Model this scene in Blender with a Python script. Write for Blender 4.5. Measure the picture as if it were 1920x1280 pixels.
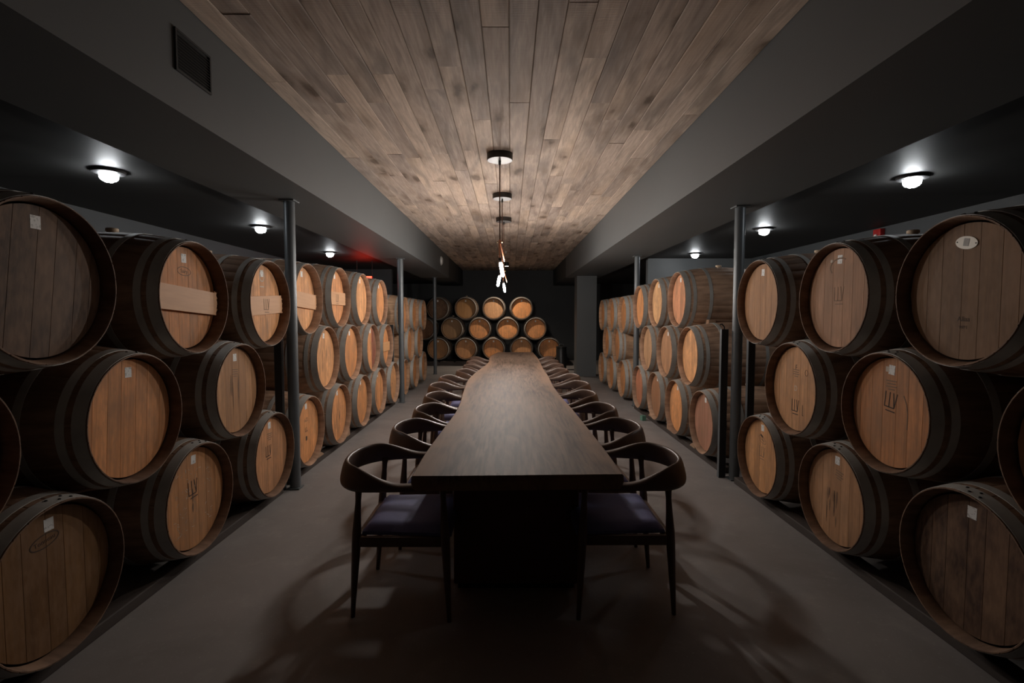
import bpy, bmesh, math, random
from mathutils import Vector, Matrix, Euler
random.seed(11)
R = math.radians
for o in list(bpy.data.objects): bpy.data.objects.remove(o)
S = bpy.context.scene
COL = S.collection

# ------------------------------------------------------------------ camera
FPX, CAMH = 940.0, 1.45
KY = FPX / 870.0            # depth scale: plan distances below were measured at 870 px focal length
cam = bpy.data.cameras.new('camera'); cam_o = bpy.data.objects.new('camera', cam); COL.objects.link(cam_o)
cam.sensor_width = 36.0; cam.lens = FPX / 1920 * 36.0; cam.clip_start = .02
cam_o.location = (0, 0, CAMH)
cam_o.rotation_euler = Euler((R(90) - math.atan(48.5 / FPX), 0, -math.atan(3 / FPX)), 'XYZ')
S.camera = cam_o
# ------------------------------------------------------------------ world, exposure
W = bpy.data.worlds.new('world'); S.world = W; W.use_nodes = True
W.node_tree.nodes['Background'].inputs[0].default_value = (.5, .55, .6, 1)
W.node_tree.nodes['Background'].inputs[1].default_value = 0.0
S.view_settings.view_transform = 'Standard'; S.view_settings.look = 'None'
S.view_settings.exposure = 0.0; S.view_settings.gamma = 1.0; S.view_settings.use_curve_mapping = False
BULB_S, SIDE_S, EXIT_S, DOWN_S = (820.0, 1150.0, 1500.0), 100.0, 8.0, 2700.0     # radiance of the lamps of the place

# ------------------------------------------------------------------ materials
class NT:
    def __init__(s, name):
        s.m = bpy.data.materials.new(name); s.m.use_nodes = True
        s.t = s.m.node_tree; s.p = s.t.nodes['Principled BSDF']
    def n(s, typ, **kw):
        nd = s.t.nodes.new('ShaderNode' + typ)
        for k, v in kw.items():
            if k.startswith('_'): setattr(nd, k[1:], v)
            else: nd.inputs[k.replace('__', ' ')].default_value = v
        return nd
    def l(s, a, b): s.t.links.new(a, b)
    def mix(s, fac, a, b, mode='MIX'):
        nd = s.t.nodes.new('ShaderNodeMix'); nd.data_type = 'RGBA'; nd.blend_type = mode
        for i, v in ((0, fac), (6, a), (7, b)):
            if hasattr(v, 'links'): s.l(v, nd.inputs[i])
            else: nd.inputs[i].default_value = v if i == 0 else (*v, 1)
        return nd.outputs[2]
    def ramp(s, src, stops):
        nd = s.t.nodes.new('ShaderNodeValToRGB'); e = nd.color_ramp.elements
        while len(e) < len(stops): e.new(.5)
        for el, (p, c) in zip(e, stops):
            el.position = p; el.color = (*c, 1) if isinstance(c, tuple) else (c, c, c, 1)
        s.l(src, nd.inputs[0]); return nd.outputs[0]
    def coords(s, scale=(1, 1, 1), rand=True, kind='Object'):
        tc = s.n('TexCoord'); mp = s.n('Mapping'); mp.inputs['Scale'].default_value = scale
        src = tc.outputs[kind]
        if rand:
            oi = s.n('ObjectInfo'); mu = s.n('VectorMath', _operation='MULTIPLY_ADD')
            mu.inputs[0].default_value = (0, 0, 0)
            cx = s.n('CombineXYZ'); m1 = s.n('Math', _operation='MULTIPLY'); m1.inputs[1].default_value = 37.0
            s.l(oi.outputs['Random'], m1.inputs[0])
            for i in range(3): s.l(m1.outputs[0], cx.inputs[i])
            ad = s.n('VectorMath', _operation='ADD'); s.l(src, ad.inputs[0]); s.l(cx.outputs[0], ad.inputs[1]); src = ad.outputs[0]
        s.l(src, mp.inputs['Vector']); return mp.outputs[0]
    def noise(s, vec, scale, detail=4, rough=.55, dist=0.0):
        nd = s.n('TexNoise', Scale=scale, Detail=detail, Roughness=rough, Distortion=dist); s.l(vec, nd.inputs['Vector']); return nd.outputs['Fac']
    def bump(s, src, strength=.2, dist=.002):
        b = s.n('Bump', Strength=strength, Distance=dist); s.l(src, b.inputs['Height']); s.l(b.outputs[0], s.p.inputs['Normal'])
    def out(s, col, rough=.6, metal=0.0, spec=.5):
        if hasattr(col, 'links'): s.l(col, s.p.inputs['Base Color'])
        else: s.p.inputs['Base Color'].default_value = (*col, 1)
        if hasattr(rough, 'links'): s.l(rough, s.p.inputs['Roughness'])
        else: s.p.inputs['Roughness'].default_value = rough
        s.p.inputs['Metallic'].default_value = metal; s.p.inputs['Specular IOR Level'].default_value = spec
        return s.m

def simple(name, a, b, scale=8, rough=.6, metal=0., bump=.1, spec=.5, stretch=(1, 1, 1), rand=True):
    k = NT(name); v = k.coords(stretch, rand); n = k.noise(v, scale)
    c = k.mix(n, a, b)
    if bump: k.bump(n, bump)
    return k.out(c, rough, metal, spec)

def emit(name, col, strength):
    k = NT(name); k.p.inputs['Emission Color'].default_value = (*col, 1); k.p.inputs['Emission Strength'].default_value = strength
    return k.out((.8, .8, .8), .4)

M = {}
M['wall'] = simple('slate_paint', (.044, .050, .055), (.056, .063, .068), 3, .62, bump=.05, rand=False)
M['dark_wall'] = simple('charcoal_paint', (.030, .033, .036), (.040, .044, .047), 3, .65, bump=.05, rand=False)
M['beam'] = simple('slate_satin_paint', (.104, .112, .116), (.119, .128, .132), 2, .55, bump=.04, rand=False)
M['aisle_ceiling'] = simple('dark_satin_ceiling_paint', (.036, .036, .036), (.046, .045, .043), 4, .58, bump=.05, spec=.18, rand=False)
def floor_mat():
    k = NT('dark_concrete'); v = k.coords((1, 1, 1), False)
    a = k.noise(v, 1.3, 6, .6, .4); b = k.noise(v, 55, 3); c = k.noise(v, 5, 5, .65)
    col = k.mix(k.ramp(a, [(.3, 0.), (.7, 1.)]), (.215, .197, .192), (.305, .279, .271))
    col = k.mix(k.ramp(c, [(.55, 0.), (.75, .35)]), col, (.42, .385, .36))
    col = k.mix(k.ramp(b, [(.62, 0.), (.78, .5)]), col, (.45, .42, .40))
    k.bump(b, .12, .002)
    return k.out(col, .62, 0, .35)
M['floor'] = floor_mat()
def plank_mat():
    k = NT('rough_sawn_pine'); v = k.coords((1, 1, 1)); oi = k.n('ObjectInfo')
    g = k.noise(k.coords((16, 1.1, 6)), 3.2, 5, .6, .6)
    col = k.mix(k.ramp(g, [(.28, 0.), (.72, 1.)]), (.440, .345, .282), (.730, .610, .515))
    lo = k.noise(k.coords((4.5, .8, 1)), 1.5, 3, .5, .8)
    col = k.mix(k.ramp(lo, [(.46, 0.), (.70, .75)]), col, (.27, .225, .195))
    wm = k.noise(k.coords((2.5, .5, 1)), 1.1, 2)
    col = k.mix(k.ramp(wm, [(.52, 0.), (.78, .5)]), col, (.58, .42, .29))
    col = k.mix(.75, col, k.mix(oi.outputs['Random'], (.62, .60, .62), (1.12, 1.07, 1.02)), 'MULTIPLY')
    # knots
    vo = k.n('TexVoronoi', Scale=1.0, Randomness=1.0); wob = k.coords((4.2, 1.7, 2)); wn = k.n('TexNoise', Scale=2.5, Detail=3.0); k.l(wob, wn.inputs['Vector']); wv = k.n('VectorMath', _operation='MULTIPLY_ADD'); wv.inputs[1].default_value = (.5, .5, .5); k.l(wn.outputs['Color'], wv.inputs[0]); k.l(wob, wv.inputs[2]); k.l(wv.outputs[0], vo.inputs['Vector'])
    kn = k.ramp(vo.outputs['Distance'], [(.0, .9), (.12, .75), (.24, .0)])
    ring = k.ramp(vo.outputs['Distance'], [(.10, 0.), (.24, .36), (.48, .0)])
    col = k.mix(ring, col, (.19, .12, .075)); col = k.mix(kn, col, (.085, .05, .03))
    # saw marks across the board
    w = k.n('TexWave', Scale=24.0, Distortion=1.5, Detail=2.0, _bands_direction='Y'); k.l(v, w.inputs['Vector'])
    saw = k.ramp(w.outputs['Fac'], [(.0, .86), (1., 1.0)])
    col = k.mix(.6, col, saw, 'MULTIPLY')
    k.bump(w.outputs['Fac'], .22, .002)
    return k.out(col, .75, 0, .3)
M['plank'] = plank_mat()
def head_mat():
    k = NT('barrel_head_oak'); oi = k.n('ObjectInfo')
    g = k.noise(k.coords((1, 15, .8)), 3.5, 5, .6, .3)
    col = k.mix(k.ramp(g, [(.25, 0.), (.75, 1.)]), (.66, .62, .58), (1.12, 1.12, 1.12))
    col = k.mix(1.0, oi.outputs['Color'], col, 'MULTIPLY')
    col = k.mix(1.0, col, (1.22, 1.0, .84), 'MULTIPLY')
    col = k.mix(.8, col, k.mix(oi.outputs['Random'], (.78, .75, .72), (1.12, 1.12, 1.12)), 'MULTIPLY')
    st = k.noise(k.coords((1, 9, 1.3)), 1.6, 4, .6, .2)
    col = k.mix(k.ramp(st, [(.56, 0.), (.80, .70)]), col, (.12, .075, .048))
    lo = k.noise(k.coords((1, 2.5, 2.5)), 1.7, 3)
    col = k.mix(k.ramp(lo, [(.44, 0.), (.72, .55)]), col, (.27, .155, .090))
    fl = k.noise(k.coords((1, 40, 14)), 1.2, 3)
    col = k.mix(k.ramp(fl, [(.35, .30), (.6, .0)]), col, (.30, .175, .10))
    k.bump(g, .12, .001)
    return k.out(col, .68, 0, .3)
M['head'] = head_mat()
def stave_mat():
    k = NT('aged_stave_oak'); oi = k.n('ObjectInfo')
    g = k.noise(k.coords((1.2, 9, 9)), 2.6, 5, .6, .3)
    col = k.mix(k.ramp(g, [(.25, 0.), (.75, 1.)]), (.55, .52, .5), (1.2, 1.18, 1.15))
    col = k.mix(1.0, oi.outputs['Color'], col, 'MULTIPLY')
    lo = k.noise(k.coords((2, 2, 2)), 1.5, 3)
    col = k.mix(k.ramp(lo, [(.45, 0.), (.72, .6)]), col, (.052, .028, .020))
    k.bump(g, .2, .002)
    return k.out(col, .72, 0, .3)
M['stave'] = stave_mat()
M['hoop'] = simple('galvanised_hoop', (.270, .262, .245), (.450, .435, .405), 12, .6, .15, bump=.12)
M['rivet'] = simple('dark_rivet', (.02, .02, .02), (.05, .045, .04), 30, .5, .6)
M['bung'] = simple('pale_bung', (.62, .45, .30), (.72, .56, .40), 20, .6)
M['bar'] = simple('crossbar_oak', (.52, .265, .118), (.68, .36, .168), 4, .6, stretch=(1, 1.2, 12))
M['peg'] = simple('peg_oak', (.46, .26, .13), (.60, .36, .2), 20, .6)
M['stamp'] = simple('burnt_brand', (.045, .026, .018), (.075, .045, .030), 40, .8, bump=0)
M['streak'] = simple('wine_streak', (.15, .085, .05), (.24, .14, .085), 20, .8, bump=0)
M['faint'] = simple('faint_brand', (.20, .12, .075), (.26, .16, .10), 40, .8, bump=0)
M['chalk'] = simple('chalk_mark', (.50, .42, .34), (.62, .54, .45), 60, .8, bump=0)
M['grey_paper'] = simple('grey_sticker', (.40, .39, .37), (.52, .51, .49), 60, .7, bump=0)
def paper_mat():
    k = NT('printed_paper_tag'); n = k.noise(k.coords((1, 60, 60)), 1.4, 2)
    return k.out(k.mix(k.ramp(n, [(.56, 0.), (.62, .5)]), (.74, .73, .71), (.22, .21, .20)), .6)
M['paper'] = paper_mat()
M['plate'] = simple('ivory_plate', (.60, .54, .43), (.70, .64, .53), 12, .4)
M['walnut'] = simple('dark_walnut', (.088, .054, .040), (.150, .094, .070), 5, .40, bump=.05, stretch=(2, 2, 2))
M['indigo'] = simple('indigo_upholstery', (.120, .124, .270), (.160, .165, .340), 45, .7, bump=.25)
def table_mat():
    k = NT('live_edge_walnut')
    g = k.noise(k.coords((5, .75, 4), False), 1.7, 7, .64, 1.9)
    col = k.mix(k.ramp(g, [(.30, 0.), (.5, .5), (.72, 1.)]), (.080, .049, .036), (.262, .176, .130))
    f = k.noise(k.coords((26, 1.2, 8), False), 2.2, 4, .6, .5)
    col = k.mix(k.ramp(f, [(.48, 0.), (.62, .75)]), col, (.048, .034, .026))
    lo = k.noise(k.coords((1.6, .45, 1), False), 1.3, 3, .5, .6)
    col = k.mix(k.ramp(lo, [(.45, 0.), (.70, .5)]), col, (.25, .175, .130))
    at = k.n('Attribute', _attribute_name='sap')
    ed = k.noise(k.coords((3, 2.2, 1), False), 1.6, 3)
    mm = k.n('Math', _operation='MULTIPLY'); k.l(at.outputs['Fac'], mm.inputs[0]); k.l(k.ramp(ed, [(.3, .35), (.6, 1.)]), mm.inputs[1])
    col = k.mix(mm.outputs[0], col, (.275, .165, .105))
    k.bump(f, .06, .001)
    return k.out(col, .66, 0, .2)
M['table'] = table_mat()
M['sapwood'] = simple('live_edge_sapwood', (.14, .08, .055), (.22, .135, .092), 6, .55, stretch=(2, 1, 6), bump=.3, rand=False)
M['pedestal'] = simple('red_brown_pedestal', (.085, .030, .020), (.13, .048, .032), 3, .5, stretch=(1, 1, 4), rand=False)
M['steel'] = simple('grey_painted_steel', (.115, .128, .138), (.140, .153, .162), 6, .40, .25, bump=.05)
M['black_steel'] = simple('black_steel', (.022, .022, .023), (.036, .035, .036), 8, .5, .3)
M['rail'] = simple('dark_timber_rail', (.040, .030, .026), (.070, .052, .044), 5, .7, stretch=(6, 1, 6))
M['block'] = simple('raw_wood_block', (.28, .165, .10), (.40, .25, .155), 8, .7, stretch=(1, 6, 6))
M['green'] = simple('green_painted_block', (.10, .22, .16), (.14, .28, .21), 8, .7)
M['canopy'] = simple('dark_bronze', (.030, .027, .025), (.046, .040, .036), 8, .45, .5)
M['canopy_face'] = simple('satin_nickel_disc', (.22, .22, .225), (.28, .28, .285), 8, .5, .2)
M['copper'] = simple('copper_tube', (.62, .26, .15), (.74, .34, .20), 8, .3, .9, bump=0)
M['bronze_rod'] = simple('brown_rod', (.12, .062, .042), (.17, .090, .060), 8, .4, .6, bump=0)
M['brass'] = simple('brass_fitting', (.60, .40, .18), (.70, .48, .22), 8, .3, .9, bump=0)
M['white'] = simple('white_plastic', (.62, .61, .58), (.68, .67, .64), 8, .5, bump=0)
M['red'] = simple('red_plastic', (.42, .018, .016), (.50, .025, .022), 8, .4, bump=0)
M['black'] = simple('black_plastic', (.012, .012, .012), (.02, .02, .02), 8, .4, bump=0)
M['grille'] = simple('charcoal_grille', (.022, .021, .021), (.03, .029, .029), 8, .6, bump=0)
for i_, s_ in enumerate(BULB_S): M[f'bulb{i_}'] = emit(f'lit_bulb_{i_}', (1.0, .93, .86), s_)
M['lens'] = emit('lit_lens', (.93, .97, 1.0), SIDE_S)
M['exit'] = emit('lit_red_sign', (1.0, .035, .012), EXIT_S)
M['exit_top'] = emit('lit_red_strip', (1.0, .03, .01), EXIT_S * 6)
M['down'] = emit('lit_downlight', (1.0, .84, .66), DOWN_S)

# ------------------------------------------------------------------ mesh helpers
class B:
    def __init__(s): s.v = []; s.f = []
    def add(s, vs, fs):
        o = len(s.v); s.v += [tuple(v) for v in vs]; s.f += [tuple(i + o for i in f) for f in fs]; return s
    def box(s, x0, x1, y0, y1, z0, z1, c=0.0):
        if c <= 0:
            vs = [(x, y, z) for x in (x0, x1) for y in (y0, y1) for z in (z0, z1)]
            return s.add(vs, [(0, 1, 3, 2), (4, 6, 7, 5), (0, 4, 5, 1), (2, 3, 7, 6), (0, 2, 6, 4), (1, 5, 7, 3)])
        bm = bmesh.new(); bmesh.ops.create_cube(bm, size=1)
        for v in bm.verts: v.co = Vector(((x0 + x1) / 2 + v.co.x * (x1 - x0), (y0 + y1) / 2 + v.co.y * (y1 - y0), (z0 + z1) / 2 + v.co.z * (z1 - z0)))
        bmesh.ops.bevel(bm, geom=list(bm.edges), offset=c, segments=2, affect='EDGES', profile=.5)
        bm.verts.index_update(); vs = [v.co[:] for v in bm.verts]; fs = [[v.index for v in f.verts] for f in bm.faces]; bm.free()
        return s.add(vs, fs)
    def lathe(s, prof, n=24, axis='z', at=(0, 0, 0), close=False):
        vs = []; fs = []; m = len(prof)
        for r, h in prof:
            for i in range(n):
                a = 2 * math.pi * i / n; c, q = r * math.cos(a), r * math.sin(a)
                p = (c, q, h) if axis == 'z' else ((h, c, q) if axis == 'x' else (q, h, c))
                vs.append((p[0] + at[0], p[1] + at[1], p[2] + at[2]))
        for j in range(m - 1):
            for i in range(n):
                k = (i + 1) % n; fs.append((j * n + i, j * n + k, (j + 1) * n + k, (j + 1) * n + i))
        if close:
            j = m - 1
            for i in range(n):
                k = (i + 1) % n; fs.append((j * n + i, j * n + k, k, i))
        else:
            if prof[0][0] > 1e-6: fs.append(tuple(range(n - 1, -1, -1)))
            if prof[-1][0] > 1e-6: fs.append(tuple((m - 1) * n + i for i in range(n)))
        return s.add(vs, fs)
    def tube(s, pts, rad, n=10):
        pts = [Vector(p) for p in pts]; rr = rad if isinstance(rad, (list, tuple)) else [rad] * len(pts)
        vs = []; fs = []
        for i, p in enumerate(pts):
            t = (pts[min(i + 1, len(pts) - 1)] - pts[max(i - 1, 0)]).normalized()
            u = t.cross(Vector((0, 1, 0)) if abs(t.y) < .9 else Vector((1, 0, 0))).normalized(); w = t.cross(u)
            for k in range(n):
                a = 2 * math.pi * k / n; vs.append(p + (u * math.cos(a) + w * math.sin(a)) * rr[i])
        for i in range(len(pts) - 1):
            for k in range(n):
                q = (k + 1) % n; fs.append((i * n + k, i * n + q, (i + 1) * n + q, (i + 1) * n + k))
        fs.append(tuple(range(n - 1, -1, -1))); fs.append(tuple((len(pts) - 1) * n + k for k in range(n)))
        return s.add(vs, fs)
    def prism(s, poly, z0, z1, axis='z'):
        n = len(poly)
        def q(a, b, h): return (a, b, h) if axis == 'z' else ((h, a, b) if axis == 'x' else (a, h, b))
        vs = [q(a, b, z0) for a, b in poly] + [q(a, b, z1) for a, b in poly]
        fs = [tuple(range(n - 1, -1, -1)), tuple(range(n, 2 * n))] + [(i, (i + 1) % n, n + (i + 1) % n, n + i) for i in range(n)]
        return s.add(vs, fs)
    def mesh(s, name, mat, smooth=None):
        me = bpy.data.meshes.new(name); me.from_pydata(s.v, [], s.f); me.validate()
        bm = bmesh.new(); bm.from_mesh(me); bmesh.ops.recalc_face_normals(bm, faces=bm.faces); bm.to_mesh(me); bm.free()
        if mat: me.materials.append(M[mat])
        if smooth: me.shade_smooth() if smooth is True else (me.shade_smooth(), me.set_sharp_from_angle(angle=R(smooth)))
        return me

def link(name, data, parent=None, loc=(0, 0, 0), rot=(0, 0, 0), color=None):
    o = bpy.data.objects.new(name, data); COL.objects.link(o)
    o.location = loc if parent else (loc[0], loc[1] * KY, loc[2]); o.rotation_euler = rot
    if parent: o.parent = parent
    if color: o.color = (*color, 1)
    return o
def tag(o, label, cat, group=None):
    o['label'] = label; o['category'] = cat
    if group: o['group'] = group
    return o
def struct(name, b, mat, label=None, smooth=None):
    o = link(name, b.mesh(name, mat, smooth)); o['kind'] = 'structure'
    if label: o['label'] = label
    return o
def thing(name, label, cat, loc, rz=0, group=None):
    return tag(link(name, None, None, loc, (0, 0, rz)), label, cat, group)
ORD = ['first', 'second', 'third', 'fourth', 'fifth', 'sixth', 'seventh', 'eighth', 'ninth', 'tenth', 'eleventh']

# ------------------------------------------------------------------ room shell
XL, XR, YB, YF = -4.05, 4.30, 15.0 * KY, -2.2        # side walls, back wall, wall behind the camera
BL0, BL1, BR0, BR1 = -2.22, -1.53, 1.38, 2.20   # the two dropped beams
ZB, ZA, ZC = 2.39, 2.47, 2.90                   # beam underside, aisle ceilings, wooden ceiling
struct('floor', B().box(XL - .1, XR + .1, YF - .1, YB + .1, -.12, 0), 'floor', 'dark grey concrete cellar floor')
struct('wall_left', B().box(XL - .12, XL, YF - .1, YB + .1, 0, 3.1), 'wall', 'dark slate wall behind the left barrels')
struct('wall_right', B().box(XR, XR + .12, YF - .1, YB + .1, 0, 3.1), 'wall', 'dark slate wall behind the right barrels')
struct('wall_back', B().box(XL, XR, YB, YB + .12, 0, 3.1), 'dark_wall', 'dark wall behind the far barrel pyramid')
struct('wall_front', B().box(XL, XR, YF - .12, YF, 0, 3.1), 'wall', 'dark wall behind the viewpoint')
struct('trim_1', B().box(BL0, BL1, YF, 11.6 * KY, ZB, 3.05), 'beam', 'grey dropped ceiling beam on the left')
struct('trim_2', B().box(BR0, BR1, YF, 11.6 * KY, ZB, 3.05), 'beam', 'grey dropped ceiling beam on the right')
struct('ceiling_left', B().box(XL, BL0, YF, YB, ZA, 3.05), 'aisle_ceiling', 'dark low ceiling over the left barrels')
struct('ceiling_right', B().box(BR1, XR, YF, YB, ZA, 3.05), 'aisle_ceiling', 'dark low ceiling over the right barrels')
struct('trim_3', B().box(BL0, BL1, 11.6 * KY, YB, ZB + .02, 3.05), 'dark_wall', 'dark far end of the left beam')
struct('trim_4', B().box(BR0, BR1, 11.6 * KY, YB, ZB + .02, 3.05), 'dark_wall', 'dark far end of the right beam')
struct('wall_header_left', B().box(XL, -2.62, 10.3 * KY, 10.3 * KY + .12, 1.9, ZA), 'dark_wall', 'dark header wall beyond the left barrels')
struct('wall_header_right', B().box(2.46, XR, 8.35 * KY, 8.35 * KY + .12, 1.9, ZA), 'beam', 'grey header wall beyond the right barrels')
struct('wall_pier_right', B().box(1.58, 2.05, 11.05 * KY, 11.05 * KY + .45, 0, ZB), 'beam', 'square grey pier at the far end on the right')

# wooden ceiling: a backing board with single pine boards below it
ceil = struct('ceiling', B().box(BL1, BR0, YF, YB, ZC + .022, 3.05), 'plank', 'rough pine board ceiling')
nrow = 21; pw = (BR0 - BL1) / nrow; plank_cache = {}
def plank_mesh(L):
    if L not in plank_cache:
        w = pw / 2 - .0012
        plank_cache[L] = B().add([(-w, 0, .004), (-w + .004, 0, 0), (w - .004, 0, 0), (w, 0, .004), (w, 0, .02), (-w, 0, .02),
                                  (-w, L, .004), (-w + .004, L, 0), (w - .004, L, 0), (w, L, .004), (w, L, .02), (-w, L, .02)],
                                 [(5, 4, 3, 2, 1, 0), (6, 7, 8, 9, 10, 11)] + [(i, (i + 1) % 6, 6 + (i + 1) % 6, 6 + i) for i in range(6)]).mesh('plank', 'plank')
    return plank_cache[L]
rp = random.Random(5)
for r in range(nrow):
    y = YF - rp.choice([.1, .3, .5, .7, .9]); first = True
    while y < YB:
        L = rp.choice([1.2, 1.5, 1.8, 2.1, 2.4])
        y0 = max(y, YF); L2 = round(min(y + L, YB) - y0, 4)
        if L2 > .1:
            link('plank', plank_mesh(round(L2 - .0006, 4)), ceil, (BL1 + pw * (r + .5), y0, ZC + rp.uniform(-.0035, .0015)))
        y += L

# ------------------------------------------------------------------ barrels
RC, RBI, LEN, NST = .312, .366, .94, 28
def rprof(x): return RBI - (RBI - RC) * (abs(2 * (x + LEN / 2) / LEN)) ** 2
def stave_body():
    b = B(); xs = [-LEN * i / 14 for i in range(15)]; ang = []
    for i in range(NST):
        for f, d in ((0, -.0028), (.07, 0), (.5, .0006), (.93, 0)): ang.append(((i + f) / NST * 2 * math.pi, d))
    n = len(ang); prof = [(-.10, -.036), (-.05, -.0285), (-.004, -.0085), (0.0, -.0045)]
    rows = []
    for x, inn in prof: rows.append((x, rprof(x) + inn, 0))
    for x in xs: rows.append((x, rprof(x), 1))
    for x, inn in reversed(prof): rows.append((-LEN - x, rprof(x) + inn, 0))
    vs = [(x, (r + (d if g else 0)) * math.sin(a), (r + (d if g else 0)) * math.cos(a)) for x, r, g in rows for a, d in ang]
    fs = [(j * n + i, j * n + (i + 1) % n, (j + 1) * n + (i + 1) % n, (j + 1) * n + i) for j in range(len(rows) - 1) for i in range(n)]
    return b.add(vs, fs).mesh('stave_shell', 'stave', 30)
ME_BODY = stave_body()
def hoop_mesh(x0, w, t=.0030):
    pr = []
    x1 = x0 - w
    for x, d in ((x0, -.001), (x0, t), (x1, t), (x1, -.001)): pr.append((rprof(x) + d, x))
    return B().lathe(pr, 56, 'x', close=True).mesh('hoop', 'hoop', 30)
HP = [(-.006, .050), (-.082, .034), (-.245, .034)]
ME_HOOP = [hoop_mesh(a, w) for a, w in HP] + [hoop_mesh(-LEN - a + w, w) for a, w in HP]
RH = RC - .026
BW = [-1.0, -.72, -.43, -.12, .17, .47, .76, 1.0]
def board_mesh(i, r=RH, bw=BW):
    y0, y1 = bw[i] * r + (.00035 if i else 0), bw[i + 1] * r - (.00035 if i < len(bw) - 2 else 0)
    pts = []; n = 9
    for k in range(n): y = y0 + (y1 - y0) * k / (n - 1); pts.append((y, math.sqrt(max(r * r - y * y, 0))))
    for k in range(n): y = y1 + (y0 - y1) * k / (n - 1); pts.append((y, -math.sqrt(max(r * r - y * y, 0))))
    cl = []
    for p in pts:
        if not cl or (abs(p[0] - cl[-1][0]) + abs(p[1] - cl[-1][1])) > 1e-5: cl.append(p)
    if abs(cl[0][0] - cl[-1][0]) + abs(cl[0][1] - cl[-1][1]) < 1e-5: cl.pop()
    ins = [(y0 + .0007 + (y - y0) * (1 - .0014 / (y1 - y0)), z * .998) for y, z in cl]
    n = len(cl)
    vs = [(-.02, y, z) for y, z in cl] + [(-.0012, y, z) for y, z in cl] + [(0, y, z) for y, z in ins]
    fs = [tuple(range(n)), tuple(range(2 * n, 3 * n))]
    for j in range(2): fs += [(j * n + k, j * n + (k + 1) % n, (j + 1) * n + (k + 1) % n, (j + 1) * n + k) for k in range(n)]
    return B().add(vs, fs)
BWS = [BW, [-1.0, -.66, -.40, -.05, .22, .55, .80, 1.0], [-1.0, -.78, -.48, -.20, .13, .40, .72, 1.0]]
ME_BOARD = [[board_mesh(i, RH, w).mesh('head_board', 'head') for i in range(7)] for w in BWS]
def joined_head():
    b = B()
    for i in range(7): q = board_mesh(i); b.add(q.v, q.f)
    return b.mesh('head', 'head')
ME_HEAD = joined_head()
ME_REAR = B().lathe([(0.0001, -.02), (RH, -.02), (RH, 0), (.0001, 0)], 40, 'x').mesh('rear_head', 'head')
ME_BUNG = B().lathe([(.024, -.01), (.024, .006), (.031, .008), (.031, .022), (.028, .025), (.0001, .025)], 20).mesh('bung', 'bung', 30)
ME_TAG = B().box(0, .0008, -.021, .021, -.025, .025).mesh('paper_tag', 'paper')
ME_RIV = B().lathe([(.0062, -.001), (.0055, .002), (.003, .0035), (.0001, .0038)], 10).mesh('rivet', 'rivet')
def bar_mesh():
    b = B(); w = RH * .945; h = .068
    n = 10; pts = []
    for k in range(n + 1): z = -h + 2 * h * k / n; pts.append((math.sqrt(w * w - z * z) * (.965 if k % 2 else .985), z))
    pts += [(-y, z) for y, z in reversed(pts)]
    return b.prism(pts, 0, .026, 'x').mesh('crossbar', 'bar')
ME_BAR = bar_mesh()
ME_PEG = B().lathe([(.0078, -.012), (.0078, .018), (.005, .021)], 10, 'y').mesh('peg', 'peg', 30)

def text_mesh(txt, size, mat):
    c = bpy.data.curves.new('t', 'FONT'); c.body = txt; c.size = size; c.align_x = 'CENTER'; c.align_y = 'CENTER'; c.extrude = .0003; c.resolution_u = 3
    o = bpy.data.objects.new('t', c); COL.objects.link(o); bpy.context.view_layer.update()
    me = bpy.data.meshes.new_from_object(o.evaluated_get(bpy.context.evaluated_depsgraph_get()))
    bpy.data.objects.remove(o); bpy.data.curves.remove(c); me.materials.clear(); me.materials.append(M[mat]); return me
FACE = Matrix(((0, 0, 1), (1, 0, 0), (0, 1, 0)))       # text plane -> head plane (x out, y right, z up)
def strokes(segs, w, mat, name):
    b = B()
    for (a0, b0), (a1, b1), *ww in segs:
        k = ww[0] if ww else w; d = Vector((a1 - a0, b1 - b0)); n = Vector((-d.y, d.x)).normalized() * k / 2
        b.prism([(a0 + n.x, b0 + n.y), (a0 - n.x, b0 - n.y), (a1 - n.x, b1 - n.y), (a1 + n.x, b1 + n.y)], 0, .0006, 'x')
    return b.mesh(name, mat)
def ellipse_segs(a, bb, n=28, cx=0, cz=0):
    p = [(cx + a * math.cos(2 * math.pi * i / n), cz + bb * math.sin(2 * math.pi * i / n)) for i in range(n + 1)]
    return [(p[i], p[i + 1]) for i in range(n)]
def logo_segs(s=1.0):
    return [((-.040 * s, .045 * s), (-.040 * s, -.035 * s)), ((-.042 * s, -.035 * s), (.000, -.035 * s)), ((-.010 * s, .045 * s), (-.010 * s, -.035 * s)),
            ((-.012 * s, -.035 * s), (.026 * s, -.035 * s)), ((.014 * s, .045 * s), (.026 * s, -.035 * s)), ((.040 * s, .045 * s), (.026 * s, -.035 * s)), ((-.030 * s, -.055 * s), (.036 * s, -.055 * s))]
ME_LOGO = strokes(logo_segs(), .0060, 'stamp', 'brand_stamp')
ME_LOGO_F = strokes(logo_segs(), .0050, 'faint', 'brand_stamp')
ME_LINES = strokes([((-.035, .02), (.035, .02), .006), ((-.03, .005), (.03, .005), .006), ((-.036, -.010), (.036, -.010), .006), ((-.02, -.025), (.022, -.025), .006)], .006, 'faint', 'faint_print')
ME_OVAL = strokes(ellipse_segs(.062, .026), .004, 'stamp', 'oval_stamp')
ME_OVAL_F = strokes(ellipse_segs(.058, .024), .004, 'faint', 'oval_stamp')
ME_SEAL = strokes(ellipse_segs(.036, .040), .008, 'chalk', 'round_seal')
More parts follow.
